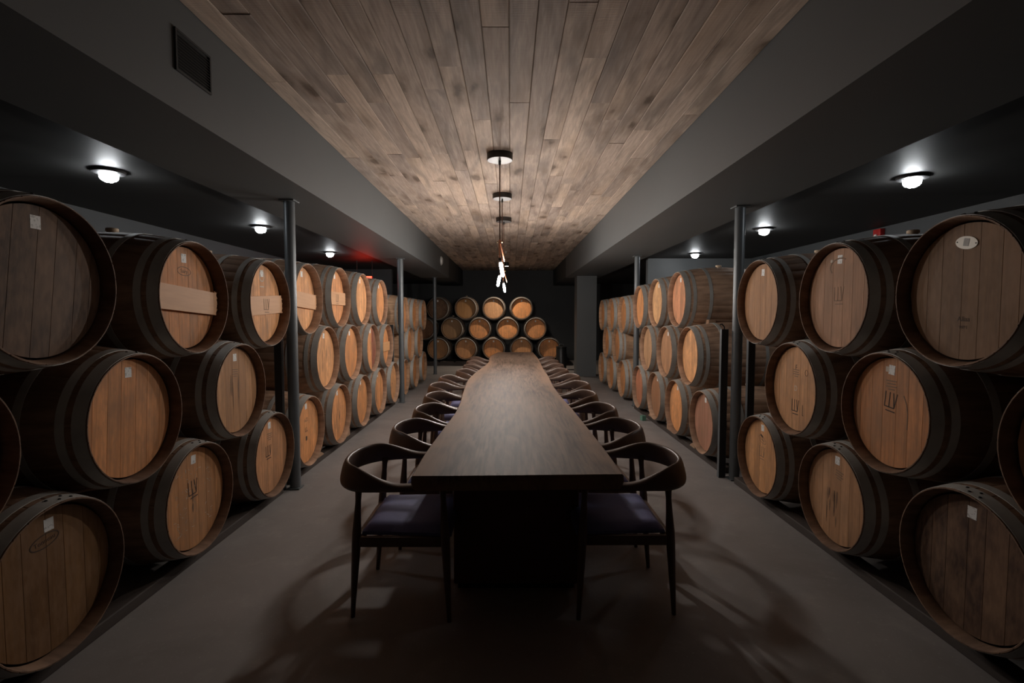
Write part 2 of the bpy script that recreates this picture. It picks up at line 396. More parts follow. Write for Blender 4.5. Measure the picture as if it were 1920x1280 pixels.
def streaks(seed, n, w=.007, x0=-.1, x1=.1, z0=-.16, z1=.10):
    r = random.Random(seed); b = B()
    for _ in range(n):
        y = r.uniform(x0, x1); a = r.uniform(z0, 0); l = min(r.uniform(.06, max(z1 - z0 - .05, .08)), z1 - a + .04); k = r.uniform(.3, .7) * w
        m = 7; rt = [(y + k * math.sin(math.pi * (i + .15) / m) * r.uniform(.7, 1.), a + l * i / m) for i in range(m)]
        lf = [(y - k * math.sin(math.pi * (i + .85) / m) * r.uniform(.6, 1.), a + l * (i + .5) / m) for i in range(m - 1, -1, -1)]
        b.prism(rt + lf, 0, .0005, 'x')
    return b.mesh('dark_streak', 'streak')
def scratches(seed, n):
    r = random.Random(seed); sg = []
    for _ in range(n):
        y, z = r.uniform(-.17, .17), r.uniform(-.2, .2); a = r.uniform(0, 3.14); l = r.uniform(.008, .026)
        sg.append(((y, z), (y + math.cos(a) * l, z + math.sin(a) * l), r.uniform(.0012, .0028)))
    return strokes(sg, .002, 'chalk', 'scratch_marks')

OAK, PALE, GREYED, VIGNETTED, REDD, ORANGE, PURP = (.68, .375, .180), (.74, .46, .245), (.56, .36, .22), (.085, .060, .044), (.60, .325, .195), (.70, .38, .175), (.40, .235, .185)  # the darkest tone has lens vignetting mixed into its colour
barrel_count = 0
def barrel(label, X, Y, z, side, group, head=OAK, body=(.145, .082, .048), detail=2, rs=1.0, tagged=True, bar=False, deep=.052, roll=0., marks=(), bung=False, red_from=None, offx=0.0):
    """side: 'L' head towards +x, 'R' towards -x, 'B' towards -y.  The empty stands at the lowest point of the bilge."""
    global barrel_count; barrel_count += 1
    rz = {'L': 0, 'R': math.pi, 'B': -math.pi / 2}[side]
    rad = RBI * rs
    if side != 'B': Y += .024
    root = thing('wine_barrel', label, 'barrel', (X, Y, z - rad), rz, group)
    def part(name, me, x=0, y=0, zz=0, rot=(0, 0, 0), par=None, color=None):
        o = link(name, me, par or root, (x, y * rs, (rad + zz * rs) if par is None else zz), rot, color)
        if par is None: o.scale = (1, rs, rs)
        return o
    part('stave_shell', ME_BODY, color=body, rot=(R(roll), 0, 0))
    for i, me in enumerate(ME_HOOP):
        h = part('hoop', me)
        if detail == 2 and i == 0:
            for k, (dx, a) in enumerate(((-.020, 3), (-.043, -3), (-.018, 12), (-.042, 8))):
                rr = rprof(dx) + .003; link('rivet', ME_RIV, h, (dx, rr * math.sin(R(a)), rr * math.cos(R(a))), (-R(a), 0, 0))
    if bar: deep = max(deep, .072)
    if detail >= 1:
        v = barrel_count % 3
        for i, me in enumerate(ME_BOARD[v]):
            c = head
            if red_from is not None and i < red_from: c = REDD if i else (.30, .12, .09)
            part('head_board', me, x=-deep, rot=(R(roll), 0, 0), color=c)
    else:
        part('head', ME_HEAD, x=-deep, rot=(R(roll), 0, 0), color=head)
    part('rear_head', ME_REAR, x=-LEN + .06, color=head)
    if bung: part('bung', ME_BUNG, x=-LEN / 2, zz=RBI)
    if tagged: part('paper_tag', ME_TAG, x=-deep, y=.0, zz=RH * .78, rot=(R(random.uniform(-6, 6)), 0, 0))
    if bar:
        part('crossbar', ME_BAR, x=-deep + .001, zz=-.012, rot=(R(bar if bar is not True else 0), 0, 0))
        for s in (-1, 1):
            for k in (-.052, -.018, .018, .052): part('peg', ME_PEG, x=-deep + .015, y=s * .263, zz=-.012 + k, rot=(0, 0, 0 if s > 0 else math.pi))
    for mk in marks:
        me, y, zz = mk[0], mk[1], mk[2]; rx = mk[3] if len(mk) > 3 else 0; lift = .0275 if (len(mk) > 4 and mk[4]) else .0003
        if me.name.startswith('txt'):
            m = Matrix.Rotation(R(rx), 3, 'X') @ FACE; o = part('lettering', me, x=-deep + lift, y=y, zz=zz, rot=m.to_euler())
        else: o = part(me.name.split('.')[0], me, x=-deep + lift, y=y, zz=zz, rot=(R(rx), 0, 0))
    return root
def T(s, size, mat='stamp'):
    me = text_mesh(s, size, mat); me.name = 'txt_' + s; return me

G1, G2, G3 = 'barrels along the left wall', 'barrels along the right wall', 'barrels of the far pyramid'
pos = lambda n, row, side: f'{n} barrel from the camera in the {row} row, {side}'
DB = (.24, .148, .098)
XN = -1.78
barrel('largest vignette-darkened barrel in the left top row, nearest the camera', XN, 1.79, 1.580, 'L', G1, VIGNETTED, DB, rs=1.03, roll=-7)  # head colour lowered to carry the vignetting of the near corner
barrel('left top row barrel with broad crossbar, second from the camera', XN, 2.63, 1.551, 'L', G1, OAK, DB, bar=-4, bung=True, marks=((ME_OVAL_F, .0, .150, -3), (T('Sairy', .032, 'faint'), 0, .150, -3)))
barrel('left top row barrel with crossbar and round white seal, just before the near post', XN, 3.455, 1.540, 'L', G1, PALE, DB, bar=3, bung=True, marks=((ME_SEAL, 0, .205), (strokes([((-.03, 0), (.03, 0), .008)], .008, 'chalk', 'white_print'), 0, .125), (ME_LOGO_F, .01, -.01, 0, 1)))
barrel('barrel cut by the left picture edge in the left middle row', XN, 1.36, .975, 'L', G1, REDD, DB, tagged=False)
barrel('left middle row barrel with clear vertical head boards, above the chalk-scratched barrel', XN, 2.195, .960, 'L', G1, OAK, DB, rs=.98, roll=-4)
barrel('left middle row barrel just before the near post, greyish streaked head', XN, 3.055, .955, 'L', G1, (.46, .305, .18), DB, rs=.975, marks=((ME_LINES, .0, .12, -4), (streaks(5, 4, .012, -.1, .12, -.2, .1), 0, -.02)))
barrel('vignette-darkened floor-level barrel in the bottom left corner with oval stamp', XN, 1.785, .400, 'L', G1, (.185, .115, .052), DB, marks=((ME_OVAL, -.02, .165, 8), (T('Tonneau', .026), -.02, .165, 8)))  # corner vignetting is painted into this head colour
barrel('left floor-level barrel with chalk scratches and burnt logo', XN, 2.625, .398, 'L', G1, (.52, .305, .155), DB, marks=((ME_LOGO, -.01, .06, 4), (scratches(4, 60), 0, 0), (streaks(9, 2, .014, -.03, 0, -.1, .06), 0, -.02)))
barrel('left floor-level barrel just before the near post, small dark logo', XN, 3.47, .395, 'L', G1, (.53, .32, .185), DB, marks=((ME_LINES, .0, .14, -3), (ME_LOGO, -.02, .03)))
X2 = -1.81
BR = (.46, .300, .205)
side2 = 'left stack between the two posts'
def p2(n, row, ft): return f'{ft}, {n} in the left middle {row} row'
for i, (y, z, kw, ft) in enumerate((
        (4.185, 1.600, dict(bar=-3, head=PALE), 'crossbarred barrel partly behind the near post'),
        (4.97, 1.644, dict(bar=0.01, head=OAK, marks=((ME_LOGO_F, 0, -.01, 0, 1),)), 'crossbarred barrel with small print on its bar'),
        (5.74, 1.650, dict(head=PALE), 'plain pale-headed barrel'),
        (6.56, 1.634, dict(head=OAK), 'plain tan-headed barrel'))):
    barrel(p2(ORD[i], 'top', ft), X2, y, z, 'L', G1, body=BR, detail=1, **kw)
for i, (y, z, kw, ft) in enumerate((
        (4.60, 1.026, dict(head=PALE, marks=((streaks(21, 3, .012, -.06, .07, -.14, .1), 0, 0),)), 'barrel with two dark streaks'),
        (5.34, 1.023, dict(head=ORANGE), 'orange-headed barrel'),
        (6.13, 1.019, dict(head=OAK, red_from=None, marks=()), 'barrel half stained wine red'),
        (6.86, 1.002, dict(head=ORANGE, bar=0.01), 'crossbarred barrel'))):
    b_ = barrel(p2(ORD[i], 'middle', ft), X2, y, z, 'L', G1, body=BR, detail=1, **kw)
    if i == 2:
        for k, o in enumerate([c for c in b_.children if c.name.startswith('head_board')]):
            if k >= 4: o.color = (.23, .085, .07, 1)
for i, (y, z, kw, ft) in enumerate((
        (4.17, .402, dict(head=ORANGE, marks=((T('o22', .05, 'faint'), 0, .10), (T('LL', .06), .0, .01), (strokes([((0, .02), (0, -.02), .03)], .03, 'stamp', 'dark_spot'), 0, -.07))), 'floor-level barrel with a dark spot'),
        (4.93, .396, dict(head=OAK, marks=((streaks(31, 5, .014, -.08, .09, -.2, .12), 0, 0),)), 'floor-level barrel with long dark streaks'),
        (5.71, .396, dict(head=ORANGE, marks=((ME_LINES, 0, .15),)), 'floor-level orange barrel'),
        (6.45, .396, dict(head=OAK, marks=((streaks(33, 4, .02, -.1, 0, -.2, .1), 0, 0),)), 'floor-level streaked barrel'),
        (7.24, .402, dict(head=PALE, marks=((strokes([((0, .012), (0, -.012), .02)], .02, 'stamp', 'dark_spot'), 0, -.02),)), 'floor-level barrel with one dark dot'))):
    barrel(p2(ORD[i], 'bottom', ft), X2, y, z, 'L', G1, body=BR, detail=1, **kw)
X3 = -1.84
for row, ys, z in (('top', (8.13, 9.01, 9.89), 1.462), ('middle', (8.57, 9.45), .915), ('bottom', (8.13, 9.01, 9.89), .368)):
    for i, y in enumerate(ys):
        barrel(f'{ORD[i]} {row} row barrel beyond the second left post', X3, y, z, 'L', G1, ORANGE if i % 2 else OAK, (.50, .32, .20), detail=0, rs=.985, tagged=(i == 0))

XN = 1.86
barrel('largest right top row barrel with oval ivory plate, nearest the camera', XN, 1.93, 1.550, 'R', G2, (.180, .120, .066), DB, tagged=False, marks=((T('Allaa', .030), .0, -.115), (T('WP1', .020), 0, -.150)))  # head tone darkened to stand in for vignetting near the frame edge
PL = [o for o in bpy.data.objects if o.get('label', '').startswith('largest right top')][0]
pl = link('ivory_plate', B().prism([(.052 * math.cos(a * math.pi / 16), .027 * math.sin(a * math.pi / 16)) for a in range(32)], 0, .003, 'x').mesh('ivory_plate', 'plate'), PL, (-.052, 0, RBI + .205), (R(-10), 0, 0))
pl['label'] = 'oval ivory plate'
link('sticker', B().box(.003, .0038, -.013, .013, -.016, .016).mesh('sticker', 'grey_paper'), pl, (0, .0, .002))
for s in (-1, 1): link('screw', B().lathe([(.003, .003), (.0025, .0042), (.0001, .0045)], 8, 'x').mesh('screw', 'rivet'), pl, (0, s * .044, 0))
barrel('right top row barrel with mottled brown head, second from the camera', XN, 2.68, 1.552, 'R', G2, (.40, .265, .18), DB, bung=True, marks=((ME_LOGO_F, .0, .02), (strokes([((-.01, 0), (.01, 0), .016)], .01, 'chalk', 'paper_scrap'), -.075, .22), (strokes(ellipse_segs(.085, .05, 20)[3:12], .008, 'faint', 'arc_stain'), -.0, .18)))
barrel('right top row barrel just before the near post', XN, 3.50, 1.552, 'R', G2, (.44, .29, .17), DB, bung=True)
barrel('barrel cut by the right picture edge in the right middle row', XN, 1.435, .975, 'R', G2, (.36, .215, .11), DB, tagged=False)
barrel('right middle row barrel with reddish head and sharp burnt logo', XN, 2.285, .965, 'R', G2, (.52, .285, .145), DB, rs=.955, marks=((ME_LOGO, .0, .06, -6), (ME_LINES, 0, .145), (strokes([((0, .10), (.02, .06)), ((.02, .06), (.03, .01)), ((.03, .01), (.028, -.07))], .006, 'faint', 'arc_stain'), .085, 0), (strokes([((-.012, 0), (.012, 0), .028)], .01, 'chalk', 'paper_scrap'), -.03, .225)))
barrel('right middle row barrel with white letter and dark logo, just before the near post', XN, 3.06, .962, 'R', G2, (.50, .32, .18), DB, rs=.975, tagged=False, marks=((ME_LOGO, .0, -.12), (T('D', .05, 'chalk'), .0, .0), (ME_LINES, 0, .11), (T('F', .05, 'stamp'), .0, .145), (strokes(ellipse_segs(.016, .020, 14), .003, 'stamp', 'ring_stamp'), .12, .12), (strokes([((0, .03), (0, -.04), .004), ((0, -.04), (.012, -.04), .004)], .004, 'stamp', 'tick_mark'), .085, -.13)))
barrel('floor-level barrel in the bottom right corner, head darkened as by vignetting', XN, 1.855, .412, 'R', G2, (.070, .046, .036), DB)  # near-black head colour includes the vignetting of this corner
barrel('right floor-level barrel with a dark smudge, second from the camera', XN, 2.645, .390, 'R', G2, (.44, .29, .18), DB, rs=.96, marks=((ME_LINES, .02, .14, -8), (streaks(51, 16, .007, -.07, .05, -.22, .0), -.02, 0)))
barrel('right floor-level barrel with oval stamp, just before the near post', XN, 3.45, .386, 'R', G2, (.56, .345, .18), DB, rs=.96, marks=((ME_OVAL_F, .0, .13, -18), (T('Gillet', .028, 'faint'), 0, .13, -18), (strokes([((-.018, .0), (.018, -.014), .016)], .016, 'stamp', 'dark_spot'), -.01, .165), (ME_LOGO_F, 0, .03), (streaks(44, 2, .007, -.04, -.03, -.2, .1), 0, 0)))
def p3(n, row, ft): return f'{ft}, {n} in the right middle {row} row'
for i, (y, z, kw, ft) in enumerate((
        (5.20, 1.630, dict(head=REDD, bung=True), 'reddish-headed barrel showing its long side and bung'),
        (5.97, 1.614, dict(head=(.66, .47, .27)), 'palest yellow-headed barrel'),
        (6.75, 1.575, dict(head=ORANGE, tagged=False), 'orange-headed barrel in front of the far post'))):
    barrel(p3(ORD[i], 'top', ft), 1.86, y, z, 'R', G2, body=BR, detail=1, rs=.975, **kw)
for i, (y, z, kw, ft) in enumerate((
        (4.85, 1.025, dict(head=PALE, tagged=False), 'pale-headed barrel beside the near post'),
        (5.59, 1.012, dict(head=(.46, .30, .19)), 'brown-headed barrel with a tag on its hoop'),
        (6.35, 1.0, dict(head=(.47, .34, .22), tagged=False), 'greyish tan-headed barrel'))):
    barrel(p3(ORD[i], 'middle', ft), 1.86, y, z, 'R', G2, body=BR, detail=1, rs=.975, **kw)
for i, (y, z, kw, ft) in enumerate((
        (4.48, .406, dict(head=PURP, bung=True), 'purple-grey headed barrel beside the near post'),
        (5.24, .406, dict(head=ORANGE), 'floor-level orange barrel with a split hoop'),
        (5.97, .406, dict(head=(.36, .21, .13)), 'floor-level dark-headed barrel'),
        (6.75, .406, dict(head=(.50, .235, .155)), 'floor-level pinkish-red barrel'))):
    barrel(p3(ORD[i], 'bottom', ft), 1.86, y, z, 'R', G2, body=BR, detail=1, rs=.975, **kw)
for row, ys, z in (('top', (7.90, 8.78, 9.66), 1.462), ('middle', (8.34, 9.22), .915), ('bottom', (7.90, 8.78, 9.66), .368)):
    for i, y in enumerate(ys):
        barrel(f'{ORD[i]} {row} row barrel beyond the second right post', 1.90, y, z, 'R', G2, ORANGE if i % 2 else OAK, (.50, .32, .20), detail=0, rs=.985, tagged=(i == 0))

YP = 13.3
PYR = {('top', 0): (.10, .065, .045), ('middle', 0): (.17, .10, .065), ('middle', 1): (.26, .195, .12), ('top', 1): (.40, .26, .12), ('bottom', 0): (.34, .215, .11), ('top', 3): ORANGE, ('middle', 3): ORANGE, ('top', 2): (.58, .40, .25)}  # dimmer light at the left end is painted into the darker heads
for row, xs, z in (('bottom', (-2.085, -1.285, -.485, .32, 1.12), .495), ('middle', (-2.49, -1.685, -.885, -.08, .72), 1.075), ('top', (-2.085, -1.285, -.482, .32), 1.655)):
    for i, x in enumerate(xs):
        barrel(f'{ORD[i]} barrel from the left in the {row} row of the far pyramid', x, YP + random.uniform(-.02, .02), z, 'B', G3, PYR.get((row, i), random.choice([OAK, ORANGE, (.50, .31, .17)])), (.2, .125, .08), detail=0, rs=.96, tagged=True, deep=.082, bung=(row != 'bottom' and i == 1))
pk = thing('barrel_platform', 'low dark timber platform under the far barrel pyramid', 'platform', (-.48, YP + .46, 0))
for dy in (-.36, .36): link('bearer', B().box(-2.0, 2.0, -.05, .05, 0, .10, .004).mesh('bearer', 'rail'), pk, (0, dy, 0))
for k in range(9): link('plank', B().box(-.2, .2, -.43, .43, .10, .130, .003).mesh('plank', 'rail'), pk, (-1.8 + k * .45, 0, 0))

# ------------------------------------------------------------------ rails and wedges under the barrels
def rail(X, Y0, Y1, label, h=.058):
    tag(link('floor_rail', B().box(-.045, .045, 0, (Y1 - Y0) * KY, 0, h, .006).mesh('floor_rail', 'rail'), None, (X, Y0, 0)), label, 'rail', 'timber rails under the barrels')
rail(-1.90, 1.2, 3.74, 'timber rail under the near left barrels, aisle side'); rail(-2.56, 1.2, 3.74, 'timber rail under the near left barrels, wall side')
rail(-1.93, 3.92, 7.55, 'timber rail under the middle left barrels, aisle side'); rail(-2.59, 3.92, 7.55, 'timber rail under the middle left barrels, wall side')
rail(1.98, 1.2, 3.95, 'timber rail under the near right barrels, aisle side'); rail(2.64, 1.2, 3.95, 'timber rail under the near right barrels, wall side')
rail(1.98, 4.20, 7.20, 'timber rail under the middle right barrels, aisle side'); rail(2.64, 4.20, 7.20, 'timber rail under the middle right barrels, wall side')
ME_WEDGE = B().add([(-.045, -.07, 0), (.045, -.07, 0), (-.045, .07, 0), (.045, .07, 0), (-.045, -.07, .075), (.045, -.07, .075), (-.045, .07, .012), (.045, .07, .012)],
                   [(0, 2, 3, 1), (4, 5, 7, 6), (0, 1, 5, 4), (2, 6, 7, 3), (0, 4, 6, 2), (1, 3, 7, 5)]).mesh('wedge', 'block')
def wedge(x, y, z, label, rz=0): tag(link('wood_wedge', ME_WEDGE, None, (x, y, z), (0, 0, rz)), label, 'wedge', 'wedges between the barrels')
for i, y in enumerate((4.55, 5.32, 6.08, 6.85)): wedge(-1.925, y, .058, f'{ORD[i]} wooden wedge on the rail between the left middle-stack barrels', math.pi if i % 2 else 0)
for i, y in enumerate((4.86, 5.60, 6.36)): wedge(1.975, y, .058, f'{ORD[i]} wooden wedge on the rail between the right middle-stack barrels', math.pi if i % 2 else 0)
def top_block(x, y, z, label, rx=0):
    tag(link('spacer_block', B().box(-.04, .04, -.03, .03, 0, .05, .003).mesh('spacer_block', 'block'), None, (x, y, z), (rx, 0, .15)), label, 'wood block', 'spacer blocks wedged between barrels')
top_block(2.13, 4.93, 1.358, 'orange wood block wedged under the long-sided barrel beside the right post')
tag(link('green_wedge', B().box(-.03, .03, -.035, .035, 0, .07, .004).mesh('green_wedge', 'green'), None, (1.84, 6.37, 0), (0, 0, .2)), 'small green block on the floor beside the pinkish-red barrel', 'wood block')

# ------------------------------------------------------------------ posts
def post(label, x, y, r=.043, conduit=None):
    p = thing('steel_post', label, 'post', (x, y, 0), 0, 'round steel posts under the beams')
    link('pole', B().lathe([(r, .012), (r, ZB - .012)], 28).mesh('pole', 'steel', 40), p)
    link('base_plate', B().box(-.052, .052, -.052, .052, 0, .012, .002).mesh('base_plate', 'steel'), p)
    link('top_plate', B().box(-.06, .06, -.06, .06, ZB - .012, ZB, .002).mesh('top_plate', 'beam'), p)
    if conduit:
        link('conduit', B().tube([(conduit[0], conduit[1], conduit[2]), (conduit[0], conduit[1], ZB)], .011, 10).mesh('conduit', 'steel', 40), p)
post('near round grey steel post on the left', -1.81, 3.85, conduit=(-.05, .035, 1.95)); post('second round grey steel post on the left', -1.81, 7.70, conduit=(-.05, .03, 1.3))
post('far thin grey post on the left before the barrel pyramid', -1.86, 11.45)
post('near round grey steel post on the right', 1.985, 4.05, conduit=(.05, .035, 1.95)); post('second round grey steel post on the right', 2.005, 7.38)
def channel(label, x, y, h, face, hook=False):
    c = thing('retaining_channel', label, 'steel channel', (x, y, 0), 0, 'steel channels holding the barrel stacks')
    link('web', B().box(-.028, .028, -.020, -.015, 0, h).mesh('web', 'black_steel'), c)
    for s in (-1, 1): link('flange', B().box(s * .028 - .0025, s * .028 + .0025, -.020, .018, 0, h).mesh('flange', 'steel'), c)
    if hook: link('hook', B().tube([(-face * .0, 0, h - .02), (0, 0, h + .02), (-.02 * face, 0, h + .045), (-.04 * face, .0, h + .04)], .006, 8).mesh('hook', 'black_steel', 40), c)
channel('black upright steel channel behind the near left post', -1.905, 3.812, 1.27, 1)
channel('black upright steel channel just left of the near right post', 1.895, 4.105, 1.33, 1, True)
channel('black upright steel channel just right of the near right post', 2.12, 4.075, 1.28, -1)
channel('dark upright steel channel beside the second left post', -1.95, 7.62, 1.30, 1)
channel('dark upright steel channel beside the second right post', 2.12, 7.30, 1.28, -1)

# ------------------------------------------------------------------ table
def spline(pts, n):
    P = [Vector(p) for p in pts]; P = [2 * P[0] - P[1]] + P + [2 * P[-1] - P[-2]]; out = []
    for i in range(1, len(P) - 2):
        for k in range(n):
            t = k / n; a, b, c, d = P[i - 1:i + 3]
            out.append(.5 * ((2 * b) + (c - a) * t + (2 * a - 5 * b + 4 * c - d) * t * t + (3 * b - a - 3 * c + d) * t ** 3))
    out.append(P[-2]); return out
EL = [(-.428, 2.0), (-.430, 2.36), (-.412, 2.87), (-.394, 3.37), (-.408, 3.85), (-.430, 4.25), (-.458, 5.0), (-.440, 5.5), (-.405, 5.95), (-.345, 6.6), (-.325, 7.1), (-.345, 7.65), (-.34, 8.1), (-.235, 8.88)]
ER = [(.495, 2.02), (.492, 2.36), (.480, 2.87), (.462, 3.45), (.437, 4.0), (.424, 4.56), (.430, 5.0), (.437, 5.31), (.431, 6.06), (.440, 6.7), (.448, 7.28), (.445, 8.0), (.427, 8.88)]
tb = thing('dining_table', 'long live-edge walnut slab table down the middle of the room', 'table', (.03, 5.4, 0))
def slab():
    L = spline(EL, 8); Rr = spline(ER, 9); rl = random.Random(2)
    N = 110
    def samp(P):
        res = []; 
        for i in range(N + 1):
            y = P[0].y + (P[-1].y - P[0].y) * i / N
            for a, b in zip(P, P[1:]):
                if a.y <= y + 1e-9 <= b.y + 1e-6 or b is P[-1]:
                    t = (y - a.y) / max(b.y - a.y, 1e-9); res.append((a.x + (b.x - a.x) * t, y)); break
        return res
    l, r = samp(L), samp(Rr); vs = []
    zs = [(.75, 0), (.744, .006), (.715, .004), (.692, -.004), (.682, -.014)]; sap = []
    for i in range(N + 1):
        w = .006 * math.sin(i * .9) + rl.uniform(-.003, .003)
        wl, wr = .055 + .03 * math.sin(i * .13), .05 + .03 * math.sin(i * .11 + 2)
        row = [(l[i][0] + 2.2 * wl, l[i][1], .75, 0), (l[i][0] + wl, l[i][1], .75, .75)]
        for k, (z, d) in enumerate(zs): row.append((l[i][0] - d - (w if k > 1 else 0), l[i][1], z, 1))
        for k, (z, d) in reversed(list(enumerate(zs))): row.append((r[i][0] + d + (w if k > 1 else 0), r[i][1], z, 1))
        row += [(r[i][0] - wr, r[i][1], .75, .75), (r[i][0] - 2.2 * wr, r[i][1], .75, 0)]
        vs += [q[:3] for q in row]; sap += [q[3] for q in row]
    m = 2 * len(zs) + 4; fs = []; mi = []; side = set(range(2, 1 + len(zs))) | set(range(2 + len(zs), 1 + 2 * len(zs)))
    for i in range(N):
        for k in range(m):
            q = (k + 1) % m; fs.append((i * m + k, i * m + q, (i + 1) * m + q, (i + 1) * m + k)); mi.append(1 if k in side else 0)
    fs.append(tuple(range(m - 1, -1, -1))); mi.append(0); fs.append(tuple(N * m + k for k in range(m))); mi.append(0)
    me = bpy.data.meshes.new('slab_top'); me.from_pydata([(x - .03, (y - 5.4) * KY, z) for x, y, z in vs], [], fs)
    me.materials.append(M['table']); me.materials.append(M['sapwood'])
    for p, i in zip(me.polygons, mi): p.material_index = i
    at = me.attributes.new('sap', 'FLOAT', 'POINT'); at.data.foreach_set('value', [float(v) for v in sap])
    bm = bmesh.new(); bm.from_mesh(me); bmesh.ops.recalc_face_normals(bm, faces=bm.faces); bm.to_mesh(me); bm.free()
    return me
link('slab_top', slab(), tb)
for y in (-2.72, 0.0, 2.6):
    pd = link('pedestal', B().box(-.33, .33, -.31, .31, .03, .682, .008).mesh('pedestal', 'pedestal'), tb, (0, y * KY, 0))
    link('plinth', B().box(-.31, .31, -.29, .29, 0, .03).mesh('plinth', 'black'), pd)

# ------------------------------------------------------------------ chairs
def sm(a, b, x): t = max(0, min(1, (x - a) / (b - a))); return t * t * (3 - 2 * t)
def chair_ring():
    half = [(.215, .232), (.12, .248), (.0, .258), (-.10, .254), (-.19, .232), (-.255, .185), (-.298, .115), (-.315, .04)]
    half = [(x, y * 1.07) for x, y in half]; P = spline([(x, -y) for x, y in half] + [(x, y) for x, y in reversed(half)], 5)
    n = 16; vs = []; fs = []; m = len(P)
    for i, p in enumerate(P):
        t = (P[min(i + 1, m - 1)] - P[max(i - 1, 0)]).normalized(); out = Vector((t.y, -t.x))
        s = sm(.02, -.25, p.x); e = 1.0
        dd = min(i, m - 1 - i)
        if dd == 0: e = .55
        elif dd == 1: e = .85
        h = (.017 + .042 * s) * e; w = (.029 - .014 * s) * e; zc = .648 + .030 * s; tl = R(14) * s
        for k in range(n):
            a = 2 * math.pi * k / n; c, q = math.cos(a), math.sin(a)
            cc = math.copysign(abs(c) ** .75, c) * w; qq = math.copysign(abs(q) ** .75, q) * h
            o = cc * math.cos(tl) + qq * math.sin(tl); z = zc + qq * math.cos(tl) - cc * math.sin(tl)
            vs.append((p.x + out.x * o, p.y + out.y * o, z))
    for i in range(m - 1):
        for k in range(n): q = (k + 1) % n; fs.append((i * n + k, i * n + q, (i + 1) * n + q, (i + 1) * n + k))
    fs.append(tuple(range(n))); fs.append(tuple((m - 1) * n + k for k in range(n)))
    return B().add(vs, fs).mesh('back_and_arms', 'walnut', True)
def leg_mesh(bx, by, tx, ty, ztop):
    pts = []; rr = []
    for f, r in ((0, .0105), (.12, .0125), (.35, .0175), (.56, .0215), (.66, .0215), (.78, .017), (.90, .0135), (.96, .0155), (1.0, .021)):
        pts.append((bx + (tx - bx) * f, by + (ty - by) * f, ztop * f)); rr.append(r)
    return B().tube(pts, rr, 12).mesh('leg', 'walnut', True)
def seat_pad():
    n = 14; vs = []; fs = []
    def prof(u, v):                                   # u along x (back..front), v across
        x = -.185 + .43 * u; hw = .222 + .022 * u
        return x, (v * 2 - 1) * hw
    for layer in range(2):
        for i in range(n + 1):
            for j in range(n + 1):
                u, v = i / n, j / n; x, y = prof(u, v)
                e = min(u, 1 - u, v, 1 - v) * n; k = min(1, e / 2.2); k = math.sqrt(1 - (1 - k) ** 2)
                z = (.418 + .034 * k - .006 * math.sin(math.pi * u) * math.sin(math.pi * v)) if layer == 0 else .402
                vs.append((x, y, z))
    q = (n + 1) ** 2; idx = lambda l, i, j: l * q + i * (n + 1) + j
    for i in range(n):
        for j in range(n):
            fs.append((idx(0, i, j), idx(0, i + 1, j), idx(0, i + 1, j + 1), idx(0, i, j + 1)))
            fs.append((idx(1, i, j), idx(1, i, j + 1), idx(1, i + 1, j + 1), idx(1, i + 1, j)))
    for i in range(n):
        for a, b in (((i, 0), (i + 1, 0)), ((i, n), (i + 1, n)), ((0, i), (0, i + 1)), ((n, i), (n, i + 1))):
            fs.append((idx(0, *a), idx(0, *b), idx(1, *b), idx(1, *a)))
    return B().add(vs, fs).mesh('seat_cushion', 'indigo', 50)
ME_RING, ME_SEAT = chair_ring(), seat_pad()
ME_LEGS = [leg_mesh(-.235, s * .228, -.190, s * .249, .640) for s in (-1, 1)] + [leg_mesh(.235, s * .268, .205, s * .250, .642) for s in (-1, 1)]
ME_SR = [B().box(-.205, .215, s * .240 - .012, s * .240 + .012, .352, .402, .006).mesh('side_rail', 'walnut', 40) for s in (-1, 1)]
ME_FR = [B().box(  .204, .228, -.248, .248, .352, .402, .006).mesh('front_rail', 'walnut', 40), B().box(-.216, -.192, -.233, .233, .352, .402, .006).mesh('rear_rail', 'walnut', 40)]
def chair(label, X, Y, rz, group):
    c = thing('dining_chair', label, 'chair', (X, Y, 0), rz, group)
    link('back_and_arms', ME_RING, c); link('seat_cushion', ME_SEAT, c)
    for me in ME_LEGS: link('leg', me, c)
    for me in ME_SR: link('side_rail', me, c)
    link('front_rail', ME_FR[0], c); link('rear_rail', ME_FR[1], c)
cl = [(2.385, -.85), (3.03, -.775), (3.61, -.755), (4.20, -.785), (4.83, -.855), (5.44, -.845), (6.08, -.715), (6.71, -.69), (7.33, -.70), (7.95, -.70)]
cr = [(2.40, .885), (3.05, .87), (3.65, .84), (4.30, .81), (4.93, .85), (5.57, .84), (6.19, .78), (6.82, .79), (7.42, .78), (8.04, .77)]
for i, (y, xb) in enumerate(cl): chair(f'round-backed walnut chair, {ORD[i]} from the camera on the left of the table', xb + .325, y, random.uniform(-.05, .05) if i else 0, 'chairs along the table')
for i, (y, xb) in enumerate(cr): chair(f'round-backed walnut chair, {ORD[i]} from the camera on the right of the table', xb - .325, y, math.pi + (random.uniform(-.05, .05) if i else 0), 'chairs along the table')

